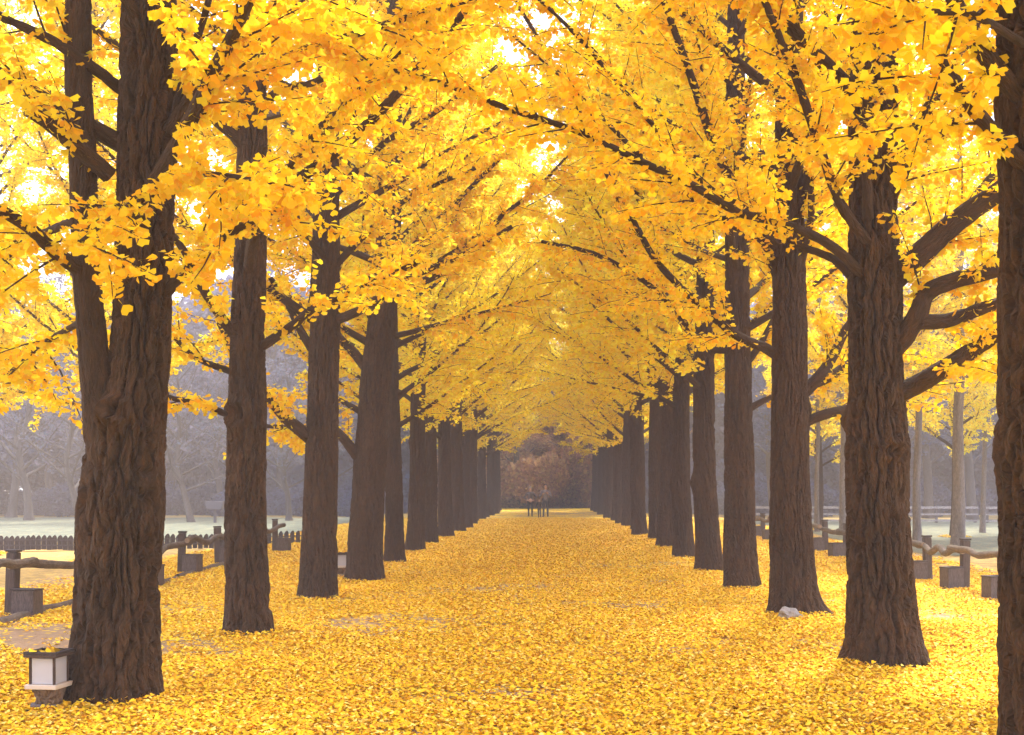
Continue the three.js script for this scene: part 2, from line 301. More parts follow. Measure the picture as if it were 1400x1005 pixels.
function nearTree(spec) {
  const [fx, fy] = spec.foot, d = F * EYE / (fy - HY), base = px(fx, fy, d); base.y = groundY(base.x, base.z);
  const root = thing('ginkgo_tree', spec.label, 'tree', base, ROWNAME); FEET.push([base.x, base.z, 0.6 * spec.trunk[0][2] / F * d]);
  buildTree(root, {
    seed: spec.seed, base, hi: spec.hi ?? true, fine: EYE + 1.08 * HY / F * d, sides: spec.sides, step: spec.step, furrow: spec.furrow, bumps: spec.bumps, roots: spec.roots, single: spec.single, skip: spec.skip,
    trunk: tracedTrunk(spec.trunk, d, base, spec.top ?? 15, spec.lean), stems: (spec.stems || []).map(s => { const t = tracedTrunk(s.rows, d + (s.dd || 0), base, s.top || 9, s.lean); t[0].p.y = px(s.rows[0][0], s.rows[0][1], d).y - base.y; return t; }),
    limbs: (spec.limbs || []).map(l => tracedLimb(l[2], l[0], l[1], d, base)),
    auto: { n: 34, from: 3.4, to: 14, len: [4.8, 2.2], el: [0.45, 0.78], ...spec.auto }, leaf: spec.leaf, turn: spec.turn,
  });
  return root;
}
nearTree({ foot: [150, 955], label: 'thick forked ginkgo with a burl below the fork, beside the small white lantern', seed: 11, sides: 270, step: 0.038, furrow: 0.1, single: 300,
  trunk: [[151, 955, 100], [158, 880, 104], [163, 780, 106], [166, 690, 110], [173, 600, 98], [187, 520, 74], [194, 440, 70], [198, 330, 70], [200, 200, 70], [203, 60, 69], [205, -80, 66]],
  stems: [{ dd: -0.14, top: 9, lean: [-0.5, 0.3], rows: [[150, 660, 50], [141, 590, 54], [133, 530, 44], [124, 440, 38], [116, 340, 36], [113, 220, 36], [107, 100, 36], [107, 0, 34], [105, -90, 30]] }],
  bumps: [{ a: -1.8, y: 2.2, h: 0.1, w: 0.13 }, { a: -1.6, y: 2.22, h: 0.05, w: 0.08, ring: true }], roots: [[3.0, 0.1], [-0.2, 0.05]],
  limbs: [[22, 20, [[150, 240, -.1], [105, 200, -.3], [65, 165, -.5], [38, 148, -.6]]], [16, 8, [[170, 125], [110, 80, -.2], [60, 50, -.3], [0, 22, -.4], [-120, -40, -.6]]], [16, 6, [[230, 180, -.1], [270, 120, -.2], [330, 65, -.3], [420, 0, -.3], [520, -80, -.2]]], [12, 6, [[235, 170], [252, 105, -.2], [270, 50, -.3], [287, -10, -.3], [300, -120, -.3]]], [20, 8, [[115, 372, -.1], [75, 345, -.5], [35, 308, -.9], [-40, 270, -1.2], [-130, 260, -1.4]]], [14, 5, [[228, 400], [255, 370, -.2], [300, 330, -.4], [350, 300, -.7], [420, 270, -1]]], [12, 4, [[105, 300, .1], [40, 330, .8], [-30, 380, 1.4], [-80, 430, 1.8]]], [10, 4, [[130, 430, .2], [60, 470, 1.2], [0, 520, 2], [-60, 560, 2.6]]], [10, 4, [[200, 300, -.3], [180, 280, -.9], [150, 300, -1.3], [110, 330, -1.7]]], [10, 4, [[220, 260, -.3], [260, 240, -.8], [310, 240, -1.3], [370, 250, -1.8]]]],
  auto: { n: 24, from: 3.7 }, turn: 0.4, lean: [0.2, 0] });
nearTree({ foot: [340, 866], label: 'straight slim ginkgo with an oval knot scar, second from the white lantern', seed: 23, sides: 200, step: 0.045, furrow: 0.07,
  trunk: [[340, 866, 52], [338, 800, 55], [336, 700, 53], [337, 600, 50], [338, 560, 50], [339, 450, 45], [342, 350, 42], [345, 220, 38], [346, 100, 34], [348, -40, 28]],
  bumps: [{ a: -2.0, y: 2.45, h: 0.05, w: 0.14, ring: true }],
  limbs: [[14, 7, [[325, 465], [300, 430, -.2], [272, 385, -.4], [250, 340, -.6], [210, 290, -.8]]], [13, 6, [[352, 478], [400, 445, -.2], [432, 420, -.4], [500, 390, -.6], [570, 360, -.8]]], [9, 4, [[322, 572], [280, 555, -.3], [228, 542, -.6], [160, 520, -.9]]], [9, 4, [[322, 510], [270, 490, -.2], [225, 450, -.4]]], [16, 6, [[350, 275], [410, 243, -.3], [480, 190, -.5], [545, 125, -.7], [600, 60, -.8], [645, 0, -.9], [690, -80, -.9]]], [12, 5, [[350, 160], [380, 125], [430, 112, -.2], [500, 80, -.4], [600, 90, -.6]]], [10, 4, [[350, 230], [300, 160], [270, 90, .2], [240, 20, .3]]]],
  auto: { n: 25, from: 4 }, turn: 1.2 });
nearTree({ foot: [434, 819], label: 'ginkgo with a low branch rising towards the picket fence, third from the white lantern', seed: 35, sides: 150, step: 0.05, furrow: 0.058,
  trunk: [[434, 819, 45], [436, 760, 48], [438, 680, 47], [440, 600, 44], [443, 500, 42], [445, 420, 40], [446, 330, 36], [447, 200, 32], [449, 60, 27]],
  limbs: [[18, 8, [[428, 602], [395, 575, -.3], [368, 545, -.6], [330, 500, -.8], [300, 440, -1]]], [12, 6, [[428, 480], [410, 450], [395, 420], [370, 380, -.3]]], [9, 4, [[425, 600, .2], [390, 585, .8], [340, 582, 1.4]]], [13, 5, [[455, 440], [500, 420, -.3], [560, 380, -.6], [640, 345, -.8], [700, 310, -1]]], [10, 4, [[452, 370], [500, 320, -.3], [560, 270, -.7], [650, 230, -1]]], [10, 4, [[455, 270], [520, 200], [600, 150, -.3], [680, 90, -.5]]]],
  auto: { n: 27, from: 4 }, turn: 2.3 });
nearTree({ foot: [498, 792], label: 'leaning ginkgo with two low crooked branches, just past the lantern half hidden by trunks', seed: 47, sides: 140, step: 0.05, furrow: 0.058,
  trunk: [[498, 792, 42], [500, 740, 46], [503, 680, 46], [508, 600, 44], [514, 520, 42], [522, 440, 38], [530, 350, 34], [534, 240, 30], [537, 100, 25]],
  limbs: [[15, 7, [[492, 628], [470, 600, -.2], [450, 580, -.3], [420, 560, -.5]]], [15, 7, [[505, 508], [482, 480], [462, 458, -.2], [450, 420, -.3]]], [13, 5, [[528, 410], [560, 392], [600, 375, -.3], [650, 340, -.5], [690, 290, -.7]]], [10, 4, [[530, 390], [570, 330], [620, 280, -.2], [700, 200, -.3]]], [9, 4, [[505, 570], [470, 550], [430, 530, .3]]]],
  auto: { n: 34, from: 4 }, turn: 3.0 });
nearTree({ foot: [1437, 1043], label: 'massive dark-barked ginkgo at the head of the row on the rail fence side', seed: 53, sides: 260, step: 0.038, furrow: 0.095, single: 200,
  trunk: [[1444, 1043, 118], [1443, 960, 128], [1442, 850, 134], [1441, 700, 138], [1440, 630, 142], [1440, 560, 136], [1440, 420, 134], [1438, 280, 132], [1433, 120, 132], [1429, -20, 128], [1427, -140, 120]],
  bumps: [{ a: 3.0, y: 1.85, h: 0.022, w: 0.14 }],
  limbs: [[30, 14, [[1425, 160, -.1], [1370, 105, -.1], [1330, 45, -.1], [1300, -10, 0], [1260, -110, 0]]], [22, 8, [[1420, 245, -.1], [1370, 195, -.2], [1325, 140, -.3], [1290, 85, -.4], [1250, 20, -.5], [1215, -60, -.6]]], [12, 5, [[1400, 60, -.2], [1330, 20, -.6], [1270, 15, -.9], [1230, -10, -1.1]]]],
  auto: { n: 22, from: 4.6 }, turn: 0.9 });
nearTree({ foot: [1208, 906], label: 'stout ginkgo with spreading root flare, a burl and several heavy low limbs', seed: 61, sides: 260, step: 0.038, furrow: 0.095, single: 300,
  trunk: [[1208, 906, 84], [1206, 850, 86], [1203, 760, 82], [1200, 680, 80], [1199, 610, 82], [1198, 540, 72], [1197, 450, 70], [1196, 380, 70], [1194, 300, 62], [1194, 180, 60], [1196, 60, 60], [1198, -60, 54]],
  bumps: [{ a: -1.45, y: 2.06, h: 0.08, w: 0.15 }, { a: -1.4, y: 2.0, h: 0.05, w: 0.07, ring: true }, { a: 3.0, y: 2.3, h: 0.06, w: 0.09 }], roots: [[-0.3, 0.2], [3.0, 0.06], [-1.2, 0.08]],
  limbs: [[28, 16, [[1210, 545], [1250, 528, -.1], [1300, 498, -.3], [1365, 455, -.5], [1450, 400, -.8], [1540, 330, -1]]], [30, 14, [[1208, 490], [1235, 462, -.1], [1255, 430, -.2], [1266, 402, -.2], [1300, 385, -.3], [1365, 368, -.4], [1470, 330, -.5], [1560, 290, -.6]]], [22, 12, [[1255, 440, -.2], [1300, 437, -.1], [1365, 415, 0], [1460, 400, .3]]], [36, 18, [[1205, 395], [1250, 355, -.1], [1305, 305, -.2], [1365, 262, -.3], [1450, 200, -.5], [1530, 100, -.6]]], [24, 12, [[1210, 400, .1], [1265, 335, .3], [1320, 290, .5], [1365, 235, .7], [1450, 150, 1]]],
    [20, 9, [[1205, 250, .1], [1235, 205], [1280, 130, .1], [1320, 60, .2], [1370, -40, .3]]], [16, 7, [[1205, 300], [1245, 220, -.2], [1290, 180, -.3], [1345, 120, -.5]]], [14, 8, [[1187, 300, -.24], [1184, 200, -.4], [1187, 100, -.5], [1191, 0, -.55], [1192, -100, -.6]]],
    [13, 4, [[1182, 378, -.1], [1135, 335, -.3], [1070, 305, -.5], [1010, 290, -.7], [940, 250, -.9], [870, 218, -1.1], [790, 180, -1.3], [700, 150, -1.5], [600, 113, -1.7], [480, 80, -1.9]]], [11, 4, [[1180, 400], [1140, 355, .1], [1080, 330, .3], [1010, 280, .5], [960, 250, .6], [900, 180, .8], [850, 120, 1], [780, 40, 1.2], [715, -20, 1.4]]], [14, 6, [[1185, 330, -.2], [1150, 280, -.4], [1120, 200, -.6], [1090, 110, -.8], [1065, 50, -.9], [1038, -20, -1], [1010, -110, -1.1]]]],
  auto: { n: 22, from: 5 }, turn: 1.7 });
nearTree({ foot: [1088, 841], label: 'flare-footed ginkgo with a pale stone lying against its base', seed: 71, sides: 180, step: 0.045, furrow: 0.062,
  trunk: [[1088, 841, 56], [1084, 790, 59], [1081, 700, 56], [1080, 600, 52], [1080, 500, 49], [1079, 400, 45], [1079, 300, 40], [1079, 180, 37], [1080, 60, 34], [1081, -50, 30]],
  bumps: [{ a: 0.2, y: 2.6, h: 0.05, w: 0.12 }], roots: [[-0.3, 0.22], [3.1, 0.08]],
  limbs: [[14, 9, [[1098, 578], [1130, 566, -.1], [1165, 558, 0], [1230, 540, .3], [1300, 510, .6]]], [18, 8, [[1095, 540], [1120, 515], [1140, 485, .1], [1160, 445, .2], [1200, 400, .4]]], [15, 8, [[1097, 530], [1135, 515, .3], [1170, 490, .6], [1230, 460, 1]]], [15, 6, [[1068, 490], [1045, 475, -.1], [1010, 460, -.3], [960, 420, -.5], [900, 360, -.7], [860, 290, -.9]]], [15, 5, [[1068, 345], [1030, 290, -.2], [985, 220, -.4], [950, 120, -.5], [925, 50, -.6], [900, -20, -.7], [870, -110, -.8]]], [12, 6, [[1070, 400], [1052, 350], [1045, 300, -.1], [1020, 250, -.2]]], [10, 5, [[1092, 300], [1110, 200, -.3], [1125, 100, -.5], [1130, -10, -.6]]], [11, 5, [[1090, 380], [1108, 300, -.3], [1108, 230, -.5], [1112, 150, -.6]]]],
  auto: { n: 25, from: 4.4 }, turn: 2.9 });
nearTree({ foot: [1015, 804], label: 'evenly tapered ginkgo next behind the one with the pale stone', seed: 83, sides: 140, step: 0.055, furrow: 0.058,
  trunk: [[1015, 804, 42], [1012, 750, 44], [1011, 680, 41], [1010, 600, 39], [1009, 500, 36], [1008, 400, 33], [1007, 300, 30], [1006, 150, 27]],
  limbs: [[11, 4, [[1000, 455], [960, 415], [880, 350, -.3], [845, 270, -.5], [790, 150, -.7], [740, 60, -.8], [692, -20, -1]]], [10, 4, [[1022, 560], [1050, 545], [1090, 530, .3]]], [11, 5, [[1018, 500], [1040, 470], [1060, 430, .2]]], [10, 4, [[1000, 480], [960, 470], [900, 400, -.3], [820, 350, -.6], [740, 330, -.8]]]],
  auto: { n: 34, from: 4 }, turn: 0.2 });

// the rest of the two rows: four grown kinds, turned, scaled and copied
function grown(seed, H, r, extra = {}) {
  const R = rng(seed), root = new THREE.Group(), trunk = []; let x = 0, z = 0;
  for (let i = 0; i <= 9; i++) { const t = i / 9; trunk.push({ p: V(x, t * H - (i ? 0 : 0.12), z), r: lerp(r, 0.03, Math.pow(t, 1.15)) }); x += (R() - 0.5) * 0.16; z += (R() - 0.5) * 0.16; }
  return buildTree(root, { seed, base: V(0, 0, 0), trunk, sides: 96, step: 0.08, fine: 6, furrow: 0.06, bumps: [{ a: R() * 6, y: 1.5 + R() * 1.2, h: 0.06, w: 0.12 }, { a: R() * 6, y: 2.2 + R(), h: 0.05, w: 0.12 }], auto: { n: 48, from: 3.3, to: H - 0.4, len: [4.9, 2.2], el: [0.46, 0.85] }, leaf: { size: 0.094, spur: 0.046, every: 0.165, palette: LEMON }, ...extra });
}
const KINDS0 = [grown(101, 15.5, 0.215), grown(202, 15, 0.2), grown(303, 16.5, 0.235), grown(404, 15, 0.205)];
const KINDS = [...KINDS0, scene.children.find(o => o.name === 'ginkgo_tree_003'), scene.children.find(o => o.name === 'ginkgo_tree_002')];
function plant(kind, x, z, turn, s, sy, label, category, group, name) {
  const o = KINDS[kind].clone(); o.name = numbered(name); o.position.set(x, groundY(x, z), z); o.rotation.y = turn; o.scale.set(s, sy, s); o.userData = { label, category, group }; scene.add(o); FEET.push([x, z, 0.3 * s]); return o;
}
{
  const R = rng(3131), NTH = ['fifth', 'sixth', 'seventh', 'eighth', 'ninth', 'tenth', 'eleventh', 'twelfth', 'thirteenth', 'fourteenth', 'fifteenth', 'sixteenth', 'seventeenth', 'eighteenth'], NTHR = ['second', 'third', 'fourth', ...NTH];
  const row = (side, d0, n, xs) => {
    for (let i = 0; i < n; i++) {
      const d = d0 + i * 4.36 + (R() - 0.5) * 0.4, x = side * (xs + (R() - 0.5) * 0.3), s = 0.9 + R() * 0.25;
      plant(Math.floor(R() * 4), x, -d, R() * 6.283, s, s * (0.95 + R() * 0.1), side < 0 ? `${i > 4 ? 'hazy ' : ''}ginkgo, ${NTH[i]} from the white lantern in the picket fence row` : `${i > 4 ? 'hazy ' : ''}ginkgo, ${NTHR[i]} beyond the pale stone's tree in the rail fence row`, 'tree', ROWNAME, 'ginkgo_tree');
    }
  };
  row(-1, 26.9, 14, 3.35); row(1, 24.5, 15, 3.18);
  for (const [x, d, k] of [[-3.6, 5.2, 4], [-3.4, 0.9, 2], [3.2, 3.0, 5], [3.2, -1.4, 3], [-3.4, -3.5, 0], [3.2, -5.8, 1], [-3.4, -7.9, 3], [3.2, -10.2, 2], [-3.4, -12.3, 1], [3.2, -14.6, 0], [-3.4, -16.7, 2]]) plant(k, x, -d, k * 1.9 + 0.4, 1, d > 4 ? 1.12 : d > 0 ? 1.3 : 1, x < 0 ? 'ginkgo beyond the lantern at the head of the avenue' : 'ginkgo beyond the massive dark trunk at the head of the avenue', 'tree', ROWNAME, 'ginkgo_tree');
  // yellow trees standing in the field past the rail fence
  plant(1, 10.2, -47, 1.0, 0.72, 0.72, 'small pale yellow tree in the field behind the rail fence', 'tree', 'yellow trees in the field', 'field_tree');
  plant(3, 13.4, -41, 2.0, 0.7, 0.75, 'small pale yellow tree in the field behind the rail fence', 'tree', 'yellow trees in the field', 'field_tree');
  plant(0, 17.5, -44, 4.0, 0.75, 0.8, 'small pale yellow tree in the field behind the rail fence', 'tree', 'yellow trees in the field', 'field_tree');
  plant(2, -13.5, -30, 4.0, 0.8, 0.85, 'yellow ginkgo standing apart beyond the picket fence', 'tree', null, 'field_tree');
  for (const [k, x, z] of [[1, -11.2, -18.5], [2, -13.4, -24], [0, -9.9, -27.6], [3, -16.5, -33]]) plant(k, x, z, k * 2.2, 0.9, 0.9, 'golden tree over the earth outside the twisted log rails', 'tree', 'golden trees outside the log rails', 'field_tree');
  for (const [k, x, z] of [[3, 9.05, -34], [1, 11.4, -28.5]]) plant(k, x, z, k * 1.7, 0.85, 0.85, 'golden tree in the field close behind the log rail fence', 'tree', 'golden trees behind the field fence', 'field_tree');
  plant(0, 11.4, -19.5, 2.7, 0.85, 0.85, 'golden tree in the field near the massive dark trunk', 'tree', null, 'field_tree');
}
{ // loose leaves lying on the near ground, in little drifts
  const R = rng(909), kinds = [];
  for (let k = 0; k < 5; k++) {
    const L = new Leaves(FAN_MID), n = 15;
    for (let i = 0; i < n; i++) {
      const a = R() * 6.283, e = (R() - 0.5) * 0.9; LY.set(Math.cos(a) * Math.cos(e), Math.sin(e), Math.sin(a) * Math.cos(e));
      LZ.set((R() - 0.5) * 1.3, 1, (R() - 0.5) * 1.3); LX.crossVectors(LY, LZ).normalize(); LZ.crossVectors(LX, LY).normalize();
      const c = vary(LITTER[Math.floor(R() * LITTER.length)], R, 0.15);
      L.add(V((R() - 0.5) * 0.25, 0.010 + R() * 0.02, (R() - 0.5) * 0.25), [LX, LY, LZ], 0.026 + R() * 0.02, c);
    }
    kinds.push(L.geo());
  }
  const lists = kinds.map(() => []), e = new THREE.Euler(), q = new THREE.Quaternion();
  const drop = (x, z, s, up = 0) => { const m = new THREE.Matrix4(); e.set(0, R() * 6.283, 0); q.setFromEuler(e); m.compose(V(x, groundY(x, z) + up, z), q, V(s, s, s)); lists[Math.floor(R() * 5)].push(m); };
  for (let i = 0; i < 90000; i++) { // denser close by
    const d = 6.5 + Math.pow(R(), 1.55) * 56, w = Math.min(8.6, 0.46 * d + 1), x = (R() * 2 - 1) * w, z = -d;
    if (R() < Math.pow(cover(x, z), 2)) drop(x, z, (0.8 + R() * 0.45) * (1 + 0.5 * sstep(15, 40, d)));
  }
  for (const [fx, fz, fr] of FEET) if (fz < -6 && fz > -60) for (let i = 0; i < 60; i++) { const a = R() * 6.283, r = fr * (1.02 + Math.pow(R(), 2) * 1.3), x = fx + Math.cos(a) * r, z = fz + Math.sin(a) * r; drop(x, z, 0.8 + R() * 0.5, 0.05 * Math.exp(-(r - fr) / 0.12) * R()); } // heaped against the trunks
  lists.forEach((l, k) => {
    const im = new THREE.InstancedMesh(kinds[k], LEAF_LITTER, l.length); im.name = numbered('fallen_leaves'); im.castShadow = im.receiveShadow = true;
    l.forEach((m, i) => im.setMatrixAt(i, m)); im.userData = { kind: 'stuff', label: 'carpet of fallen yellow ginkgo leaves covering the lane', category: 'fallen leaves', group: 'leaf carpet on the lane' }; scene.add(im);
  });
}

// ---------------------------------------------------------------- pale slender trunks in the field
{
  const R = rng(515), sp = [[1312, 750, 17, 'pale straight trunk in the field, thickest of those behind the rail fence'], [1256, 741, 11, 'pale thin trunk in the field beside the thickest pale one'], [1151, 731, 8, 'pale thin trunk in the field behind the log rail fence'], [1118, 727, 6, 'palest and thinnest trunk in the field behind the log rail fence'], [1345, 728, 7, 'faint thin trunk beyond the thickest pale one, by the board fence']];
  for (const [x, y, w, label] of sp) {
    const d = F * EYE / (y - HY), b = px(x, y, d), r = w / 2 / F * d; b.y = groundY(b.x, b.z);
    const t = thing('slender_tree', label, 'tree', b, 'pale trunks in the field'), trunk = [];
    for (let i = 0; i <= 7; i++) trunk.push({ p: V((R() - 0.5) * 0.1, i / 7 * 12 - (i ? 0 : 0.1), (R() - 0.5) * 0.1), r: lerp(r, 0.04, i / 7) });
    buildTree(t, { seed: Math.round(x), base: b, trunk, bark: BARK_GREY, sides: 28, step: 0.15, furrow: 0.012, auto: { n: 16, from: 4.2, to: 11.5, len: [3, 1.2], el: [0.05, 0.7] }, leaf: { size: 0.09, palette: GOLD_PALE, dense: 0.6 } });
  }
}
// ---------------------------------------------------------------- the wood beyond the lawns, the blue of haze painted into its leaf colours
{
  const wild = (seed, H, r, dense, palette, lo) => {
    const R = rng(seed), root = new THREE.Group(), trunk = []; let x = 0, z = 0;
    for (let i = 0; i <= 6; i++) { const t = i / 6; trunk.push({ p: V(x, t * H - (i ? 0 : 0.1), z), r: lerp(r, 0.05, t) }); x += (R() - 0.5) * 0.7; z += (R() - 0.5) * 0.7; }
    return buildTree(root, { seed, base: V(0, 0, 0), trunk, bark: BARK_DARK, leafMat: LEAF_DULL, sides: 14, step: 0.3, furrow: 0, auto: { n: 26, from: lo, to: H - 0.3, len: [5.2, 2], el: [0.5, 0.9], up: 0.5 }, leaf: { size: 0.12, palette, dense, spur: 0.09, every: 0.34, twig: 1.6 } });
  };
  const W = [wild(61, 9, 0.17, 0.30, DULL_HAZED, 1.6), wild(62, 11, 0.2, 0.5, HAZE_BLUE, 2.0), wild(63, 8, 0.15, 0.12, DULL_HAZED, 1.4), wild(64, 11, 0.24, 0.6, RUSSET, 2.0)], R = rng(8);
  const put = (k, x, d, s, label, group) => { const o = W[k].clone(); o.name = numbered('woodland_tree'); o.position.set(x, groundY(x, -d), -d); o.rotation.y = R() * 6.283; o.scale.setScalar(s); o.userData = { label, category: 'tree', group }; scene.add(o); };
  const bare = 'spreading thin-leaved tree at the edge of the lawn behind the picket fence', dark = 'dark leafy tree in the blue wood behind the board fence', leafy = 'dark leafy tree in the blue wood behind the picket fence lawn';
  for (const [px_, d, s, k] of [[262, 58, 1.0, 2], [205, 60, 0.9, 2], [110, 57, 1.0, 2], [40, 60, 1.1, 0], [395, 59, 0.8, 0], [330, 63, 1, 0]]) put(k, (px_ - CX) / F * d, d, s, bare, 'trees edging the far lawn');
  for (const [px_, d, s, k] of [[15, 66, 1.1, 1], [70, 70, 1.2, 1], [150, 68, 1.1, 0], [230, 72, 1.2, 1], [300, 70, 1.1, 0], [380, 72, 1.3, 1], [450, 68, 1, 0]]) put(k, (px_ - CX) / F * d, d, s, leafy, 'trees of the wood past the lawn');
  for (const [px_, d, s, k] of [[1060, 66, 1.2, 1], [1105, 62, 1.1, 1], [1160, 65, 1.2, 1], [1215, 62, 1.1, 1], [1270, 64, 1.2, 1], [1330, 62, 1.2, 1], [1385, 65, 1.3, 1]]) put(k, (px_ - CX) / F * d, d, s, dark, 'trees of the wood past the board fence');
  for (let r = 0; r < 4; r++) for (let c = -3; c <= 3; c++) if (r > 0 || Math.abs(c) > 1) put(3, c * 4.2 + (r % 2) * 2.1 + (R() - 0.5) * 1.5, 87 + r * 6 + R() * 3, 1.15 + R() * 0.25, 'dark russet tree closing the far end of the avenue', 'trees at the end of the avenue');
  // the mass of the wood behind them
  const L = new Leaves(FAN_LO), Rm = rng(19);
  for (let i = 0; i < 2200; i++) { const a = Rm() * 6.283, b = Math.acos(2 * Rm() - 1), rr = 0.6 + 0.4 * Rm(); const ax = leafAxes(Rm, 0.2); L.add(V(Math.sin(b) * Math.cos(a) * rr, Math.cos(b) * rr, Math.sin(b) * Math.sin(a) * rr), ax, 0.09 + Rm() * 0.09, vary(HAZE_BLUE[Math.floor(Rm() * 3)], Rm, 0.3)); }
  const pts = []; const e = new THREE.Euler(), q = new THREE.Quaternion();
  const add = (x, y, z, s) => { e.set(Rm() * 3, Rm() * 6, Rm() * 3); q.setFromEuler(e); pts.push(new THREE.Matrix4().compose(V(x, y, z), q, V(s, s * (0.7 + Rm() * 0.5), s))); };
  for (let i = 0; i < 1500; i++) { // a belt round the far side of the lawns and the end of the avenue
    const a = (Rm() * 2 - 1) * 1.35, d = 76 + Rm() * 24 + (Math.abs(a) < 0.09 ? 24 : 0), x = Math.sin(a) * d, z = -Math.max(Math.cos(a) * d, 20), h = Math.pow(Rm(), 1.2) * 12;
    add(x, h, z, 1.3 + Rm() * 1.4);
  }
  for (let i = 0; i < 260; i++) { const x = (Rm() * 2 - 1) * 80, d = 68 + Rm() * 8; if (Math.abs(x) > 9) add(x, 0.3 + Rm() * 0.7, -d, 0.7 + Rm() * 0.7); }
    { // brown thicket behind the end of the avenue
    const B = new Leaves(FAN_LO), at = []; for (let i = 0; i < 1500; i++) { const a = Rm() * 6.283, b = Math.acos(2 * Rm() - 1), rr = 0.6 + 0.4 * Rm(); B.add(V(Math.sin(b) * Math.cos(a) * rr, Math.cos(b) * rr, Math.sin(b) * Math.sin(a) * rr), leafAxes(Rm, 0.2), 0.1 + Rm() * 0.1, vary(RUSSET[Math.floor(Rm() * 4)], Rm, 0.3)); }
    const n0 = pts.length; for (let i = 0; i < 260; i++) add((Rm() * 2 - 1) * 15, 0.4 + Rm() * Rm() * 9, -(92 + Rm() * 16), 0.9 + Rm() * 0.9); at.push(...pts.splice(n0));
    const im = new THREE.InstancedMesh(B.geo(), LEAF_DULL, at.length); im.name = 'distant_thicket'; at.forEach((m, i) => im.setMatrixAt(i, m)); im.castShadow = im.receiveShadow = true; im.userData = { kind: 'stuff', label: 'brown misty thicket behind the end of the avenue', category: 'thicket' }; scene.add(im);
  }
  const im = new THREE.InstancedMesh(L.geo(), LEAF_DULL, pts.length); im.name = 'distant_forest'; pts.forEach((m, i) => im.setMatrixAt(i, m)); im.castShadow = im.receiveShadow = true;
  im.userData = { kind: 'stuff', label: 'mass of woodland behind the lawns, haze blue painted into its leaves', category: 'forest' }; scene.add(im);
}
// ---------------------------------------------------------------- log rail fences with board blocks
const woodT = tex(256, 256, (i, j, w, h) => { const u = i / w, v = j / h, k = 0.85 + 0.5 * tileNoise(u, v, 50, 5, 2) + 0.3 * tileNoise(u, v, 120, 16, 5); const g = clamp(220 * k, 0, 255); return [g, g * 0.98, g * 0.96]; }, true);
const woodB = tex(256, 256, (i, j, w, h) => { const u = i / w, v = j / h, g = clamp(128 + 180 * tileNoise(u, v, 50, 5, 2) + 90 * tileNoise(u, v, 120, 16, 5), 0, 255); return [g, g, g]; });
const POST = mat([0.16, 0.115, 0.10], 0.95, { map: woodT, bumpMap: woodB, bumpScale: 0.006 }), BLOCK = mat([0.17, 0.13, 0.125], 0.95, { map: woodT, bumpMap: woodB, bumpScale: 0.004 }), CAPW = mat([0.09, 0.07, 0.07], 0.95, { map: woodT });
const LOG = mat([0.25, 0.18, 0.13], 0.95, { map: barkMap, bumpMap: barkBump, bumpScale: 0.012, vertexColors: true }), LOGEND = mat([0.5, 0.36, 0.24], 0.9, { map: woodT });
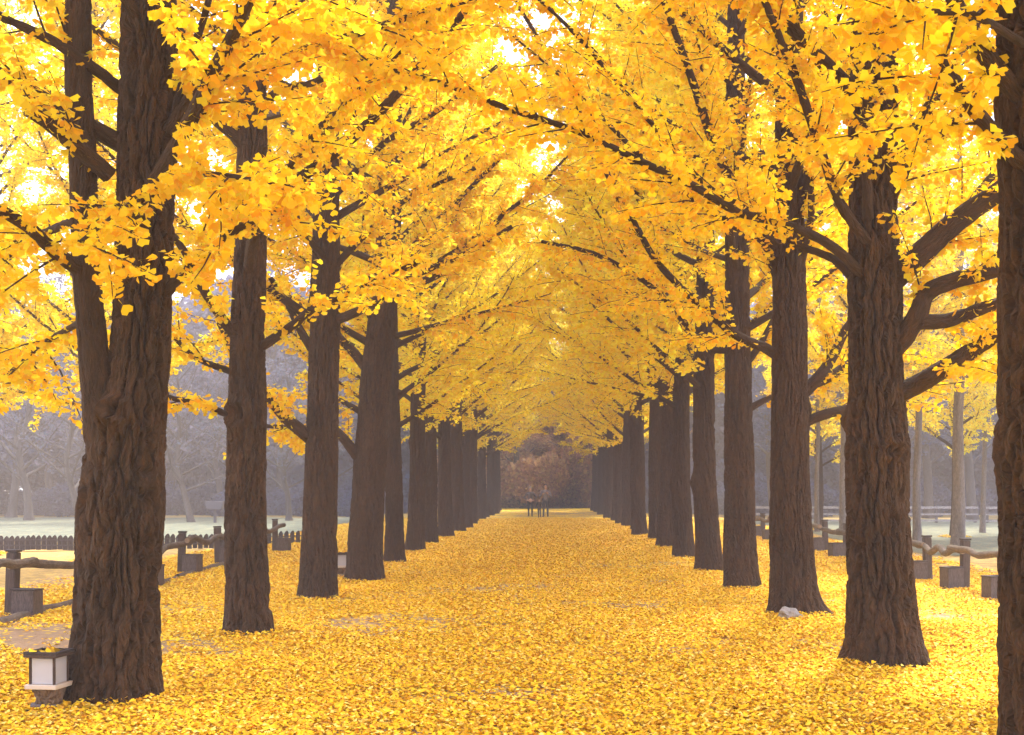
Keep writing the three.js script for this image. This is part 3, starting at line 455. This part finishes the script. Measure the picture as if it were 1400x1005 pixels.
function fenceLine(side, X, ds, sideName) {
  const R = rng(side > 0 ? 42 : 43);
  const tops = ds.map((d, i) => {
    const x = X(d), z = -d, y = groundY(x, z), h = 0.74 + R() * 0.08, lean = (R() - 0.5) * 0.08;
    const g = `fence posts of the log rail fence on the ${sideName} side`;
    const post = thing('fence_post', side > 0 ? (i === 1 ? 'dark squared post with a block, carrying two meeting logs, before the thickest pale trunk' : 'dark squared post of the log rail fence in front of the field') : (i === 0 ? 'dark leaning post beside a block at the bare earth edge' : 'dark squared post of the log rail fence on the picket fence side'), 'post', V(x, y, z), g, (R() - 0.5) * 0.3);
    post.rotation.z = lean;
    const pg = new RoundedBoxGeometry(0.135, h + 0.06, 0.135, 2, 0.018); const pp = pg.attributes.position;
    for (let k = 0; k < pp.count; k++) { const n = noise(pp.getX(k) * 9 + i * 3, pp.getY(k) * 2, pp.getZ(k) * 9); pp.setX(k, pp.getX(k) * (1 + 0.12 * n)); pp.setZ(k, pp.getZ(k) * (1 - 0.1 * n)); } pg.computeVertexNormals(); pg.translate(0, h / 2 - 0.03, 0);
    part(post, 'shaft', pg, POST); const cap = new RoundedBoxGeometry(0.15, 0.03, 0.15, 1, 0.008); cap.translate(0, h + 0.008 + 0.012, 0); part(post, 'cap', cap, CAPW);
    // board block on the lane side
    const bx = x - side * 0.24, bz = z + 0.1, bl = thing('wooden_block', side > 0 ? 'square brown block at the foot of the log rail fence by the field' : i === 0 ? 'square brown block standing at the bare earth edge' : 'square brown block at the foot of the log rail fence by the picket fence', 'block', V(bx, groundY(bx, bz), bz), `blocks along the fence on the ${sideName} side`, side * 0.35 + (R() - 0.5) * 0.3);
    const bh = 0.32 + R() * 0.04, bg = new RoundedBoxGeometry(0.33, bh + 0.04, 0.2, 2, 0.012); bg.translate(0, bh / 2 - 0.02, 0); part(bl, 'block_body', bg, BLOCK); const lid = new RoundedBoxGeometry(0.345, 0.02, 0.215, 1, 0.006); lid.translate(0, bh + 0.012, 0); part(bl, 'block_lid', lid, CAPW);
    return V(x, y + h - 0.13, z);
  });
  for (let i = 0; i < tops.length - 1; i++) { // gnarled logs from post to post, each overlapping the next on the lane side
    const a = tops[i], b = tops[i + 1], n = 6, pts = [], off = i % 2 ? 0.11 : 0.16, e = 0.1;
    for (let k = 0; k <= n; k++) { const t = lerp(-e, 1 + e, k / n), p = V().lerpVectors(a, b, t); p.x -= side * off; p.y += -0.03 * (i % 2) + (k % n ? (R() - 0.5) * (side > 0 ? 0.06 : 0.1) : 0) - 0.08 * Math.sin(Math.PI * clamp(t, 0, 1)) * R(); p.x += (R() - 0.5) * 0.07; pts.push({ p, r: 0.046 + R() * 0.012 }); }
    const mid = V((a.x + b.x) / 2 - side * off, groundY((a.x + b.x) / 2, (a.z + b.z) / 2), (a.z + b.z) / 2); pts.forEach(q => q.p.sub(mid));
    const lg = thing('rail_log', side > 0 ? 'gnarled knobbly log rail fixed between posts in front of the field' : 'twisted log rail fixed between posts before the picket fence', 'log', mid, `log rails on the ${sideName} side`);
    part(lg, 'log', limbGeo(pts, 20, 0.05, 0.012, { seed: i * 1.3, k: 1 }), LOG);
    for (const [q, dirq] of [[pts[0], pts[1]], [pts[n], pts[n - 1]]]) { const g = new THREE.CylinderGeometry(q.r * 0.92, q.r * 0.96, 0.02, 14); g.applyQuaternion(new THREE.Quaternion().setFromUnitVectors(V(0, 1, 0), q.p.clone().sub(dirq.p).normalize())); g.translate(q.p.x, q.p.y, q.p.z); part(lg.children[0], 'cut_end', g, LOGEND); }
  }
}
fenceLine(1, d => 6.45 + 0.012 * d, [18, 20, 22, 24.1, 26.2, 28.4, 30.6, 33, 35.4, 37.8, 40.2, 42.6], 'field');
fenceLine(-1, d => -6.7 - 0.008 * d, [13.2, 15.8, 18.4, 20.9, 23.3, 26, 28.7, 31.6], 'picket');
{ // rough edging along the foot of the fence
  const R = rng(99), EDGE = mat([0.33, 0.26, 0.2], 1, { map: woodT, bumpMap: gritT, bumpScale: 0.012 });
  const ds = [12.2, 13.6, 15, 16.5, 18, 19.6, 21.2, 22.8, 24.4, 26, 27.6];
  for (const d of ds) {
    const x = -6.42 - 0.008 * d, o = thing('edging_log', 'low weathered edging timber along the earth by the log rail fence', 'edging', V(x, groundY(x, -d), -d), 'edging timbers'); const pts = [];
    for (let k = 0; k <= 4; k++) pts.push({ p: V((R() - 0.5) * 0.05, 0.01 + (R() - 0.5) * 0.02, 0.76 - k * 0.38), r: 0.06 + R() * 0.015 }); part(o, 'timber', limbGeo(pts, 12, 0.1, 0.012, { seed: d }), LOG);
  }
}
// ---------------------------------------------------------------- low picket fence across the left field
{
  const PK = mat([0.10, 0.085, 0.11], 0.9, { map: woodT }), RAILM = mat([0.15, 0.13, 0.16], 0.9, { map: woodT });
  const shape = new THREE.Shape(); shape.moveTo(-0.064, 0); shape.lineTo(0.064, 0); shape.lineTo(0.064, 0.30); shape.quadraticCurveTo(0.06, 0.37, 0.01, 0.385); shape.quadraticCurveTo(-0.04, 0.36, -0.064, 0.30); shape.lineTo(-0.064, 0);
  const pg = new THREE.ExtrudeGeometry(shape, { depth: 0.02, bevelEnabled: false });
  const run = (x0, x1, d0, d1, label) => {
    const o = thing('picket_fence', label, 'fence', V(x0, 0, -d0), 'low picket fence panels'), n = Math.round((x1 - x0) / 0.135), R = rng(Math.round(d0 * 10));
    for (let i = 0; i < n; i++) { const t = (i + 0.5) / n, m = part(o, 'picket', pg, PK); m.position.set((x1 - x0) * t, groundY(x0 + (x1 - x0) * t, -lerp(d0, d1, t)) + (R() - 0.5) * 0.015, -(d1 - d0) * t); m.rotation.z = (R() - 0.5) * 0.04; m.rotation.y = Math.atan2(d1 - d0, x1 - x0); }
    for (const y of [0.11, 0.25]) { const L = Math.hypot(x1 - x0, d1 - d0), g = new THREE.BoxGeometry(L, 0.035, 0.018); const m = part(o, 'rail', g, RAILM); m.position.set((x1 - x0) / 2, y, -(d1 - d0) / 2 + 0.034); m.rotation.y = Math.atan2(d1 - d0, x1 - x0); }
  };
  run(-16.5, -11.9, 32.2, 32.6, 'low dark picket fence panel behind the forked ginkgo, at the field edge');
  run(-11.85, -8.6, 32.6, 33.6, 'low dark picket fence panel between the forked ginkgo and the next trunk');
  run(-8.5, -6.9, 33.8, 35.4, 'short dark picket fence panel behind the straight slim ginkgo');
}
// ---------------------------------------------------------------- board fence across the right field, trough on the left
{
  const BW = mat([0.55, 0.53, 0.56], 0.8, { map: woodT }), BD = mat([0.09, 0.085, 0.10], 0.9);
  for (const [x0, x1, d, label] of [[8.3, 13.6, 56, 'grey three-board fence across the field behind the thin pale trunks'], [13.8, 19.2, 55.6, 'grey three-board fence across the field beside the thickest pale trunk'], [19.4, 25, 55.2, 'grey three-board fence at the outer edge of the field']]) {
    const o = thing('board_fence', label, 'fence', V((x0 + x1) / 2, 0, -d), 'board fences in the field');
    for (const y of [0.12, 0.4, 0.7]) { const g = new THREE.BoxGeometry(x1 - x0, y > 0.6 ? 0.1 : 0.07, 0.05); const m = part(o, 'board', g, BW); m.position.set(0, y, 0); }
    for (let k = 0; k <= 3; k++) { const g = new RoundedBoxGeometry(0.11, 0.95, 0.11, 1, 0.01); const m = part(o, 'post', g, BD); m.position.set(lerp(-(x1 - x0) / 2 + 0.1, (x1 - x0) / 2 - 0.1, k / 3), 0.4, -0.085); }
  }
  const d = 57, b = px(294, 712, d); b.y = groundY(b.x, b.z);
  const t = thing('feeding_trough', 'grey trough-shaped box raised on a post at the wood edge', 'trough', b); const s = new THREE.Shape(); s.moveTo(-0.42, 0.36); s.lineTo(0.42, 0.36); s.lineTo(0.34, 0.02); s.lineTo(0.24, 0); s.lineTo(-0.24, 0); s.lineTo(-0.34, 0.02);
  const g = new THREE.ExtrudeGeometry(s, { depth: 0.35, bevelEnabled: true, bevelSize: 0.015, bevelThickness: 0.015, bevelSegments: 1 }); g.translate(0, 0.62, -0.17); part(t, 'box', g, BD); const l = new THREE.CylinderGeometry(0.06, 0.07, 0.68, 10); l.translate(0, 0.29, 0); part(t, 'post', l, BD);
}
// ---------------------------------------------------------------- path lanterns
{
  const WOOD = mat([0.14, 0.085, 0.06], 0.7, { map: woodT, bumpMap: woodB, bumpScale: 0.003 }), CREAM = mat([0.62, 0.52, 0.42], 0.8), GLASS = mat([0.48, 0.47, 0.5], 0.5), FOOT = mat([0.13, 0.10, 0.095], 0.95);
  const lantern = (x, y, label, turn, s = 1) => {
    const d = F * EYE / (y - HY), b = px(x, y, d); b.y = groundY(b.x, b.z); const o = thing('path_lantern', label, 'lantern', b, null, turn); o.scale.setScalar(s);
    const bx = (w, h, dd, yy, m, name, xx = 0, zz = 0, r = 0.006, to = o) => { const g = new RoundedBoxGeometry(w, h, dd, 2, r); g.translate(xx, yy, zz); return part(to, name, g, m); };
    { const g = new THREE.CylinderGeometry(0.13, 0.17, 0.05, 9, 1); g.translate(0, 0.018, 0); part(o, 'foot', g, FOOT); }
    { const pts = [{ p: V(0, 0.03, 0), r: 0.085 }, { p: V(0, 0.08, 0), r: 0.085 }, { p: V(0.003, 0.13, 0), r: 0.1 }, { p: V(0, 0.158, 0), r: 0.115 }]; part(o, 'stump', limbGeo(pts, 48, 0.008, 0.035, { seed: 4, k: 2 }), mat([0.34, 0.22, 0.14], 0.95, { map: barkMap, bumpMap: barkBump, bumpScale: 0.006, vertexColors: true })); }
    bx(0.25, 0.034, 0.25, 0.176, CREAM, 'tray');
    for (const [sx, sz] of [[1, 1], [1, -1], [-1, 1], [-1, -1]]) bx(0.017, 0.2, 0.017, 0.293, WOOD, 'corner_post', sx * 0.094, sz * 0.094, 0.003);
    for (const [sx, sz] of [[1, 0], [-1, 0], [0, 1], [0, -1]]) bx(sx ? 0.008 : 0.168, 0.19, sx ? 0.168 : 0.008, 0.291, GLASS, 'pane', sx * 0.09, sz * 0.09, 0.002);
    const lid = bx(0.262, 0.02, 0.262, 0.404, WOOD, 'lid', 0, 0, 0.004);
    for (const [sx, sz] of [[1, 0], [-1, 0], [0, 1], [0, -1]]) bx(sx ? 0.02 : 0.262, 0.022, sx ? 0.262 - 0.044 : 0.02, 0.4255, CAPW, 'lid_rim', sx * 0.121, sz * 0.121, 0.003, lid);
    const R = rng(7 + x), L = new Leaves(FAN_HI); for (let i = 0; i < 9; i++) { const ax = leafAxes(R, -0.1); L.add(V((R() - 0.5) * 0.19, 0.43 + R() * 0.012, (R() - 0.5) * 0.19), ax, 0.05 + R() * 0.02, vary(LITTER[Math.floor(R() * 6)], R)); } const lv = part(scene, numbered('fallen_leaves'), L.geo(), LEAF_LITTER, { kind: 'stuff', label: `few yellow leaves lying on the lid of the ${x < 200 ? 'nearby' : 'half hidden'} lantern`, category: 'fallen leaves' }); lv.position.copy(b); lv.rotation.y = turn; lv.scale.setScalar(s);
    return o;
  };
  lantern(67, 967, 'small white-paned lantern on a stump at the foot of the forked ginkgo', -0.14);
  lantern(466, 787, 'small white-paned lantern half hidden between two trunks', 0.3);
}
// ---------------------------------------------------------------- stone at the foot of a trunk
{
  const d = F * EYE / (849 - HY), b = px(1081, 849, d); b.y = groundY(b.x, b.z);
  const g = new THREE.IcosahedronGeometry(0.15, 5), p = g.attributes.position;
  for (let i = 0; i < p.count; i++) { const v = V().fromBufferAttribute(p, i), n = v.clone().normalize(), k = 1 + 0.3 * noise(n.x * 1.6, n.y * 1.6, n.z * 1.6 + 5) + 0.1 * noise(n.x * 5, n.y * 5, n.z * 5); p.setXYZ(i, n.x * 0.155 * k + 0.05 * n.y * 0, Math.max(-0.03, n.y * 0.1 * k - n.x * 0.035 + 0.035), n.z * 0.11 * k); }
  g.computeVertexNormals(); const o = thing('stone', 'pale grey stone resting against the root of a ginkgo', 'stone', b, null, 0.2); part(o, 'rock', g, mat([0.36, 0.33, 0.3], 0.9, { bumpMap: gritT, bumpScale: 0.006 }));
}
// ---------------------------------------------------------------- three walkers far down the avenue
function person(label, pos, turn, h, look) {
  const o = thing('person', label, 'person', pos, null, turn), k = h / 1.75, B = [];
  const bone = (a, b, r0, r1, c) => B.push({ a: V(...a).multiplyScalar(k), b: V(...b).multiplyScalar(k), r0: r0 * k, r1: r1 * k, c });
  const { skin, top, legs, shoes, hair } = look;
  bone([0, 1.57, 0.01], [0, 1.66, 0], 0.082, 0.09, skin); bone([0, 1.40, -0.01], [0, 1.52, 0], 0.055, 0.05, skin); bone([0, 1.585, 0.085], [0, 1.6, 0.1], 0.018, 0.012, skin);
  bone([-0.13, 1.36, 0], [0.13, 1.36, 0], 0.085, 0.085, top); bone([0, 1.3, 0], [0, 1.0, 0], 0.155, 0.145, top); bone([-0.07, 0.93, 0], [0.07, 0.93, 0], 0.125, 0.125, look.coat ? top : legs);
  for (const s of [-1, 1]) {
    const st = look.stride * s; bone([0.09 * s, 0.9, 0], [0.1 * s, 0.49, st * 0.5 + 0.02], 0.095, 0.062, legs); bone([0.1 * s, 0.49, st * 0.5 + 0.02], [0.1 * s, 0.09, st], 0.062, 0.042, legs); bone([0.1 * s, 0.045, st - 0.03], [0.11 * s, 0.035, st + 0.15], 0.042, 0.034, shoes);
    const [el, ha] = look.arms[s < 0 ? 0 : 1]; bone([0.19 * s, 1.36, 0], el, 0.062, 0.05, top); bone(el, ha, 0.05, 0.035, top);
    const e = V(...el), w = V(...ha), dr = w.clone().sub(e).normalize(), tip = w.clone().addScaledVector(dr, 0.09); bone([w.x, w.y, w.z], [tip.x, tip.y, tip.z], 0.036, 0.03, skin);
    for (let f = 0; f < 4; f++) { const q = tip.clone().add(V(0, 0, (f - 1.5) * 0.019)), r = q.clone().addScaledVector(dr, [0.06, 0.075, 0.07, 0.05][f]).add(V(-0.015 * s, -0.01, 0)); bone([q.x, q.y, q.z], [r.x, r.y, r.z], 0.0095, 0.008, skin); }
    const th = w.clone().addScaledVector(dr, 0.03), t2 = th.clone().addScaledVector(dr, 0.05).add(V(0, 0, 0.05)); bone([th.x, th.y, th.z + 0.02], [t2.x, t2.y, t2.z], 0.012, 0.009, skin);
  }
  const mesh = (bones, blend, res) => {
    const lo = V(1e9, 1e9, 1e9), hi = V(-1e9, -1e9, -1e9); for (const b of bones) for (const q of [b.a, b.b]) { const r = Math.max(b.r0, b.r1) + 0.03; lo.min(q.clone().subScalar(r)); hi.max(q.clone().addScalar(r)); }
    const c = lo.clone().add(hi).multiplyScalar(0.5), half = Math.max(hi.x - lo.x, hi.y - lo.y, hi.z - lo.z) / 2 * 1.05, mc = new MarchingCubes(res, BARK, false, false, 120000); mc.isolation = 0;
    const P = V(), D = V(), E = V(), dist = (P, b) => { D.subVectors(b.b, b.a); E.subVectors(P, b.a); const t = clamp(E.dot(D) / Math.max(1e-9, D.lengthSq()), 0, 1); return E.addScaledVector(D, -t).length() - lerp(b.r0, b.r1, t); };
    for (let z = 0; z < res; z++) for (let y = 0; y < res; y++) for (let x = 0; x < res; x++) {
      P.set((x - res / 2) / (res / 2) * half + c.x, (y - res / 2) / (res / 2) * half + c.y, (z - res / 2) / (res / 2) * half + c.z); let m = 1e9;
      if (P.x > lo.x && P.x < hi.x && P.z > lo.z && P.z < hi.z) for (const b of bones) { const d = dist(P, b); const kk = Math.min(blend, Math.max(b.r0, b.r1) * 0.6), hh = clamp(0.5 + 0.5 * (m - d) / kk, 0, 1); m = m > 5 ? d : lerp(m, d, hh) - kk * hh * (1 - hh); }
      mc.field[x + y * res + z * res * res] = -Math.min(m, 0.5);
    }
    mc.update(); const n = mc.count, pos = [], nor = [], col = [], idx = [];
    for (let i = 0; i < n; i++) {
      P.set(mc.positionArray[i * 3] * half + c.x, mc.positionArray[i * 3 + 1] * half + c.y, mc.positionArray[i * 3 + 2] * half + c.z); pos.push(P.x, P.y, P.z); nor.push(mc.normalArray[i * 3], mc.normalArray[i * 3 + 1], mc.normalArray[i * 3 + 2]);
      let best = 1e9, bc = null; for (const b of bones) { const d = dist(P, b); if (d < best) { best = d; bc = b.c; } } col.push(...bc); idx.push(i);
    }
    return geoFrom(pos, idx, null, col, nor);
  };
  const CL = new THREE.MeshStandardMaterial({ vertexColors: true, roughness: 0.9 });
  part(o, 'body', mesh(B, 0.05, 120), CL);
  B.length = 0; bone([0, 1.68, -0.015], [0, 1.66, -0.03], 0.097, 0.095, hair); bone([0, 1.6, -0.06], [0, 1.54, -0.06], 0.07, 0.06, hair); for (const s of [-1, 1]) bone([0.07 * s, 1.66, -0.01], [0.075 * s, 1.58, -0.03], 0.03, 0.025, hair); part(o, look.hat ? 'hat' : 'hair', mesh(B, 0.04, 40), CL);
  const eye = new THREE.SphereGeometry(0.012 * k, 10, 8), dark = mat([0.03, 0.025, 0.02], 0.4); for (const s of [-1, 1]) { const m = part(o, 'eye', eye, dark); m.position.set(0.032 * k * s, 1.625 * k, 0.083 * k); }
  { const m = part(o, 'mouth', new RoundedBoxGeometry(0.04 * k, 0.008 * k, 0.012 * k, 1, 0.003 * k), mat([0.4, 0.16, 0.13], 0.7)); m.position.set(0, 1.548 * k, 0.082 * k); }
  if (look.bag) { B.length = 0; bone([0, 1.0, 0.17], [0, 0.9, 0.18], 0.07, 0.08, look.bag); bone([-0.08, 0.95, 0.17], [0.08, 0.95, 0.17], 0.06, 0.06, look.bag); part(o, 'bag', mesh(B, 0.05, 40), CL); }
  return o;
}
{
  const at = (x, y) => { const d = F * EYE / (y - HY), p = px(x, y, d); p.y = groundY(p.x, p.z); return p; }, skin = [0.55, 0.33, 0.24], dk = [0.04, 0.035, 0.035];
  person('adult in a dark jacket and pale hat, elbows out, hands at the waist', at(725, 706), 0.1, 1.62, { skin, top: [0.12, 0.10, 0.10], legs: dk, shoes: dk, hair: [0.42, 0.39, 0.38], hat: true, stride: 0.06, bag: [0.5, 0.3, 0.24], arms: [[[-0.36, 1.12, 0.02], [-0.2, 0.98, 0.16]], [[0.36, 1.12, 0.02], [0.2, 0.98, 0.16]]] });
  person('small child in dark clothes between two adults', at(737.5, 708), -0.1, 0.98, { skin, top: [0.07, 0.055, 0.05], legs: dk, shoes: dk, hair: [0.03, 0.02, 0.02], stride: 0.1, coat: true, arms: [[[-0.28, 1.14, 0], [-0.34, 0.9, 0.06]], [[0.3, 1.14, 0], [0.4, 0.92, 0.04]]] });
  person('tall adult in a pale lilac jacket and dark trousers, hands near the chest', at(746, 706.5), -0.15, 1.76, { skin, top: [0.2, 0.17, 0.2], legs: [0.05, 0.045, 0.05], shoes: dk, hair: [0.025, 0.02, 0.02], stride: -0.1, arms: [[[-0.3, 1.1, 0.04], [-0.12, 1.22, 0.2]], [[0.3, 1.1, 0.04], [0.14, 1.26, 0.2]]] });
}
renderer.render(scene, camera);
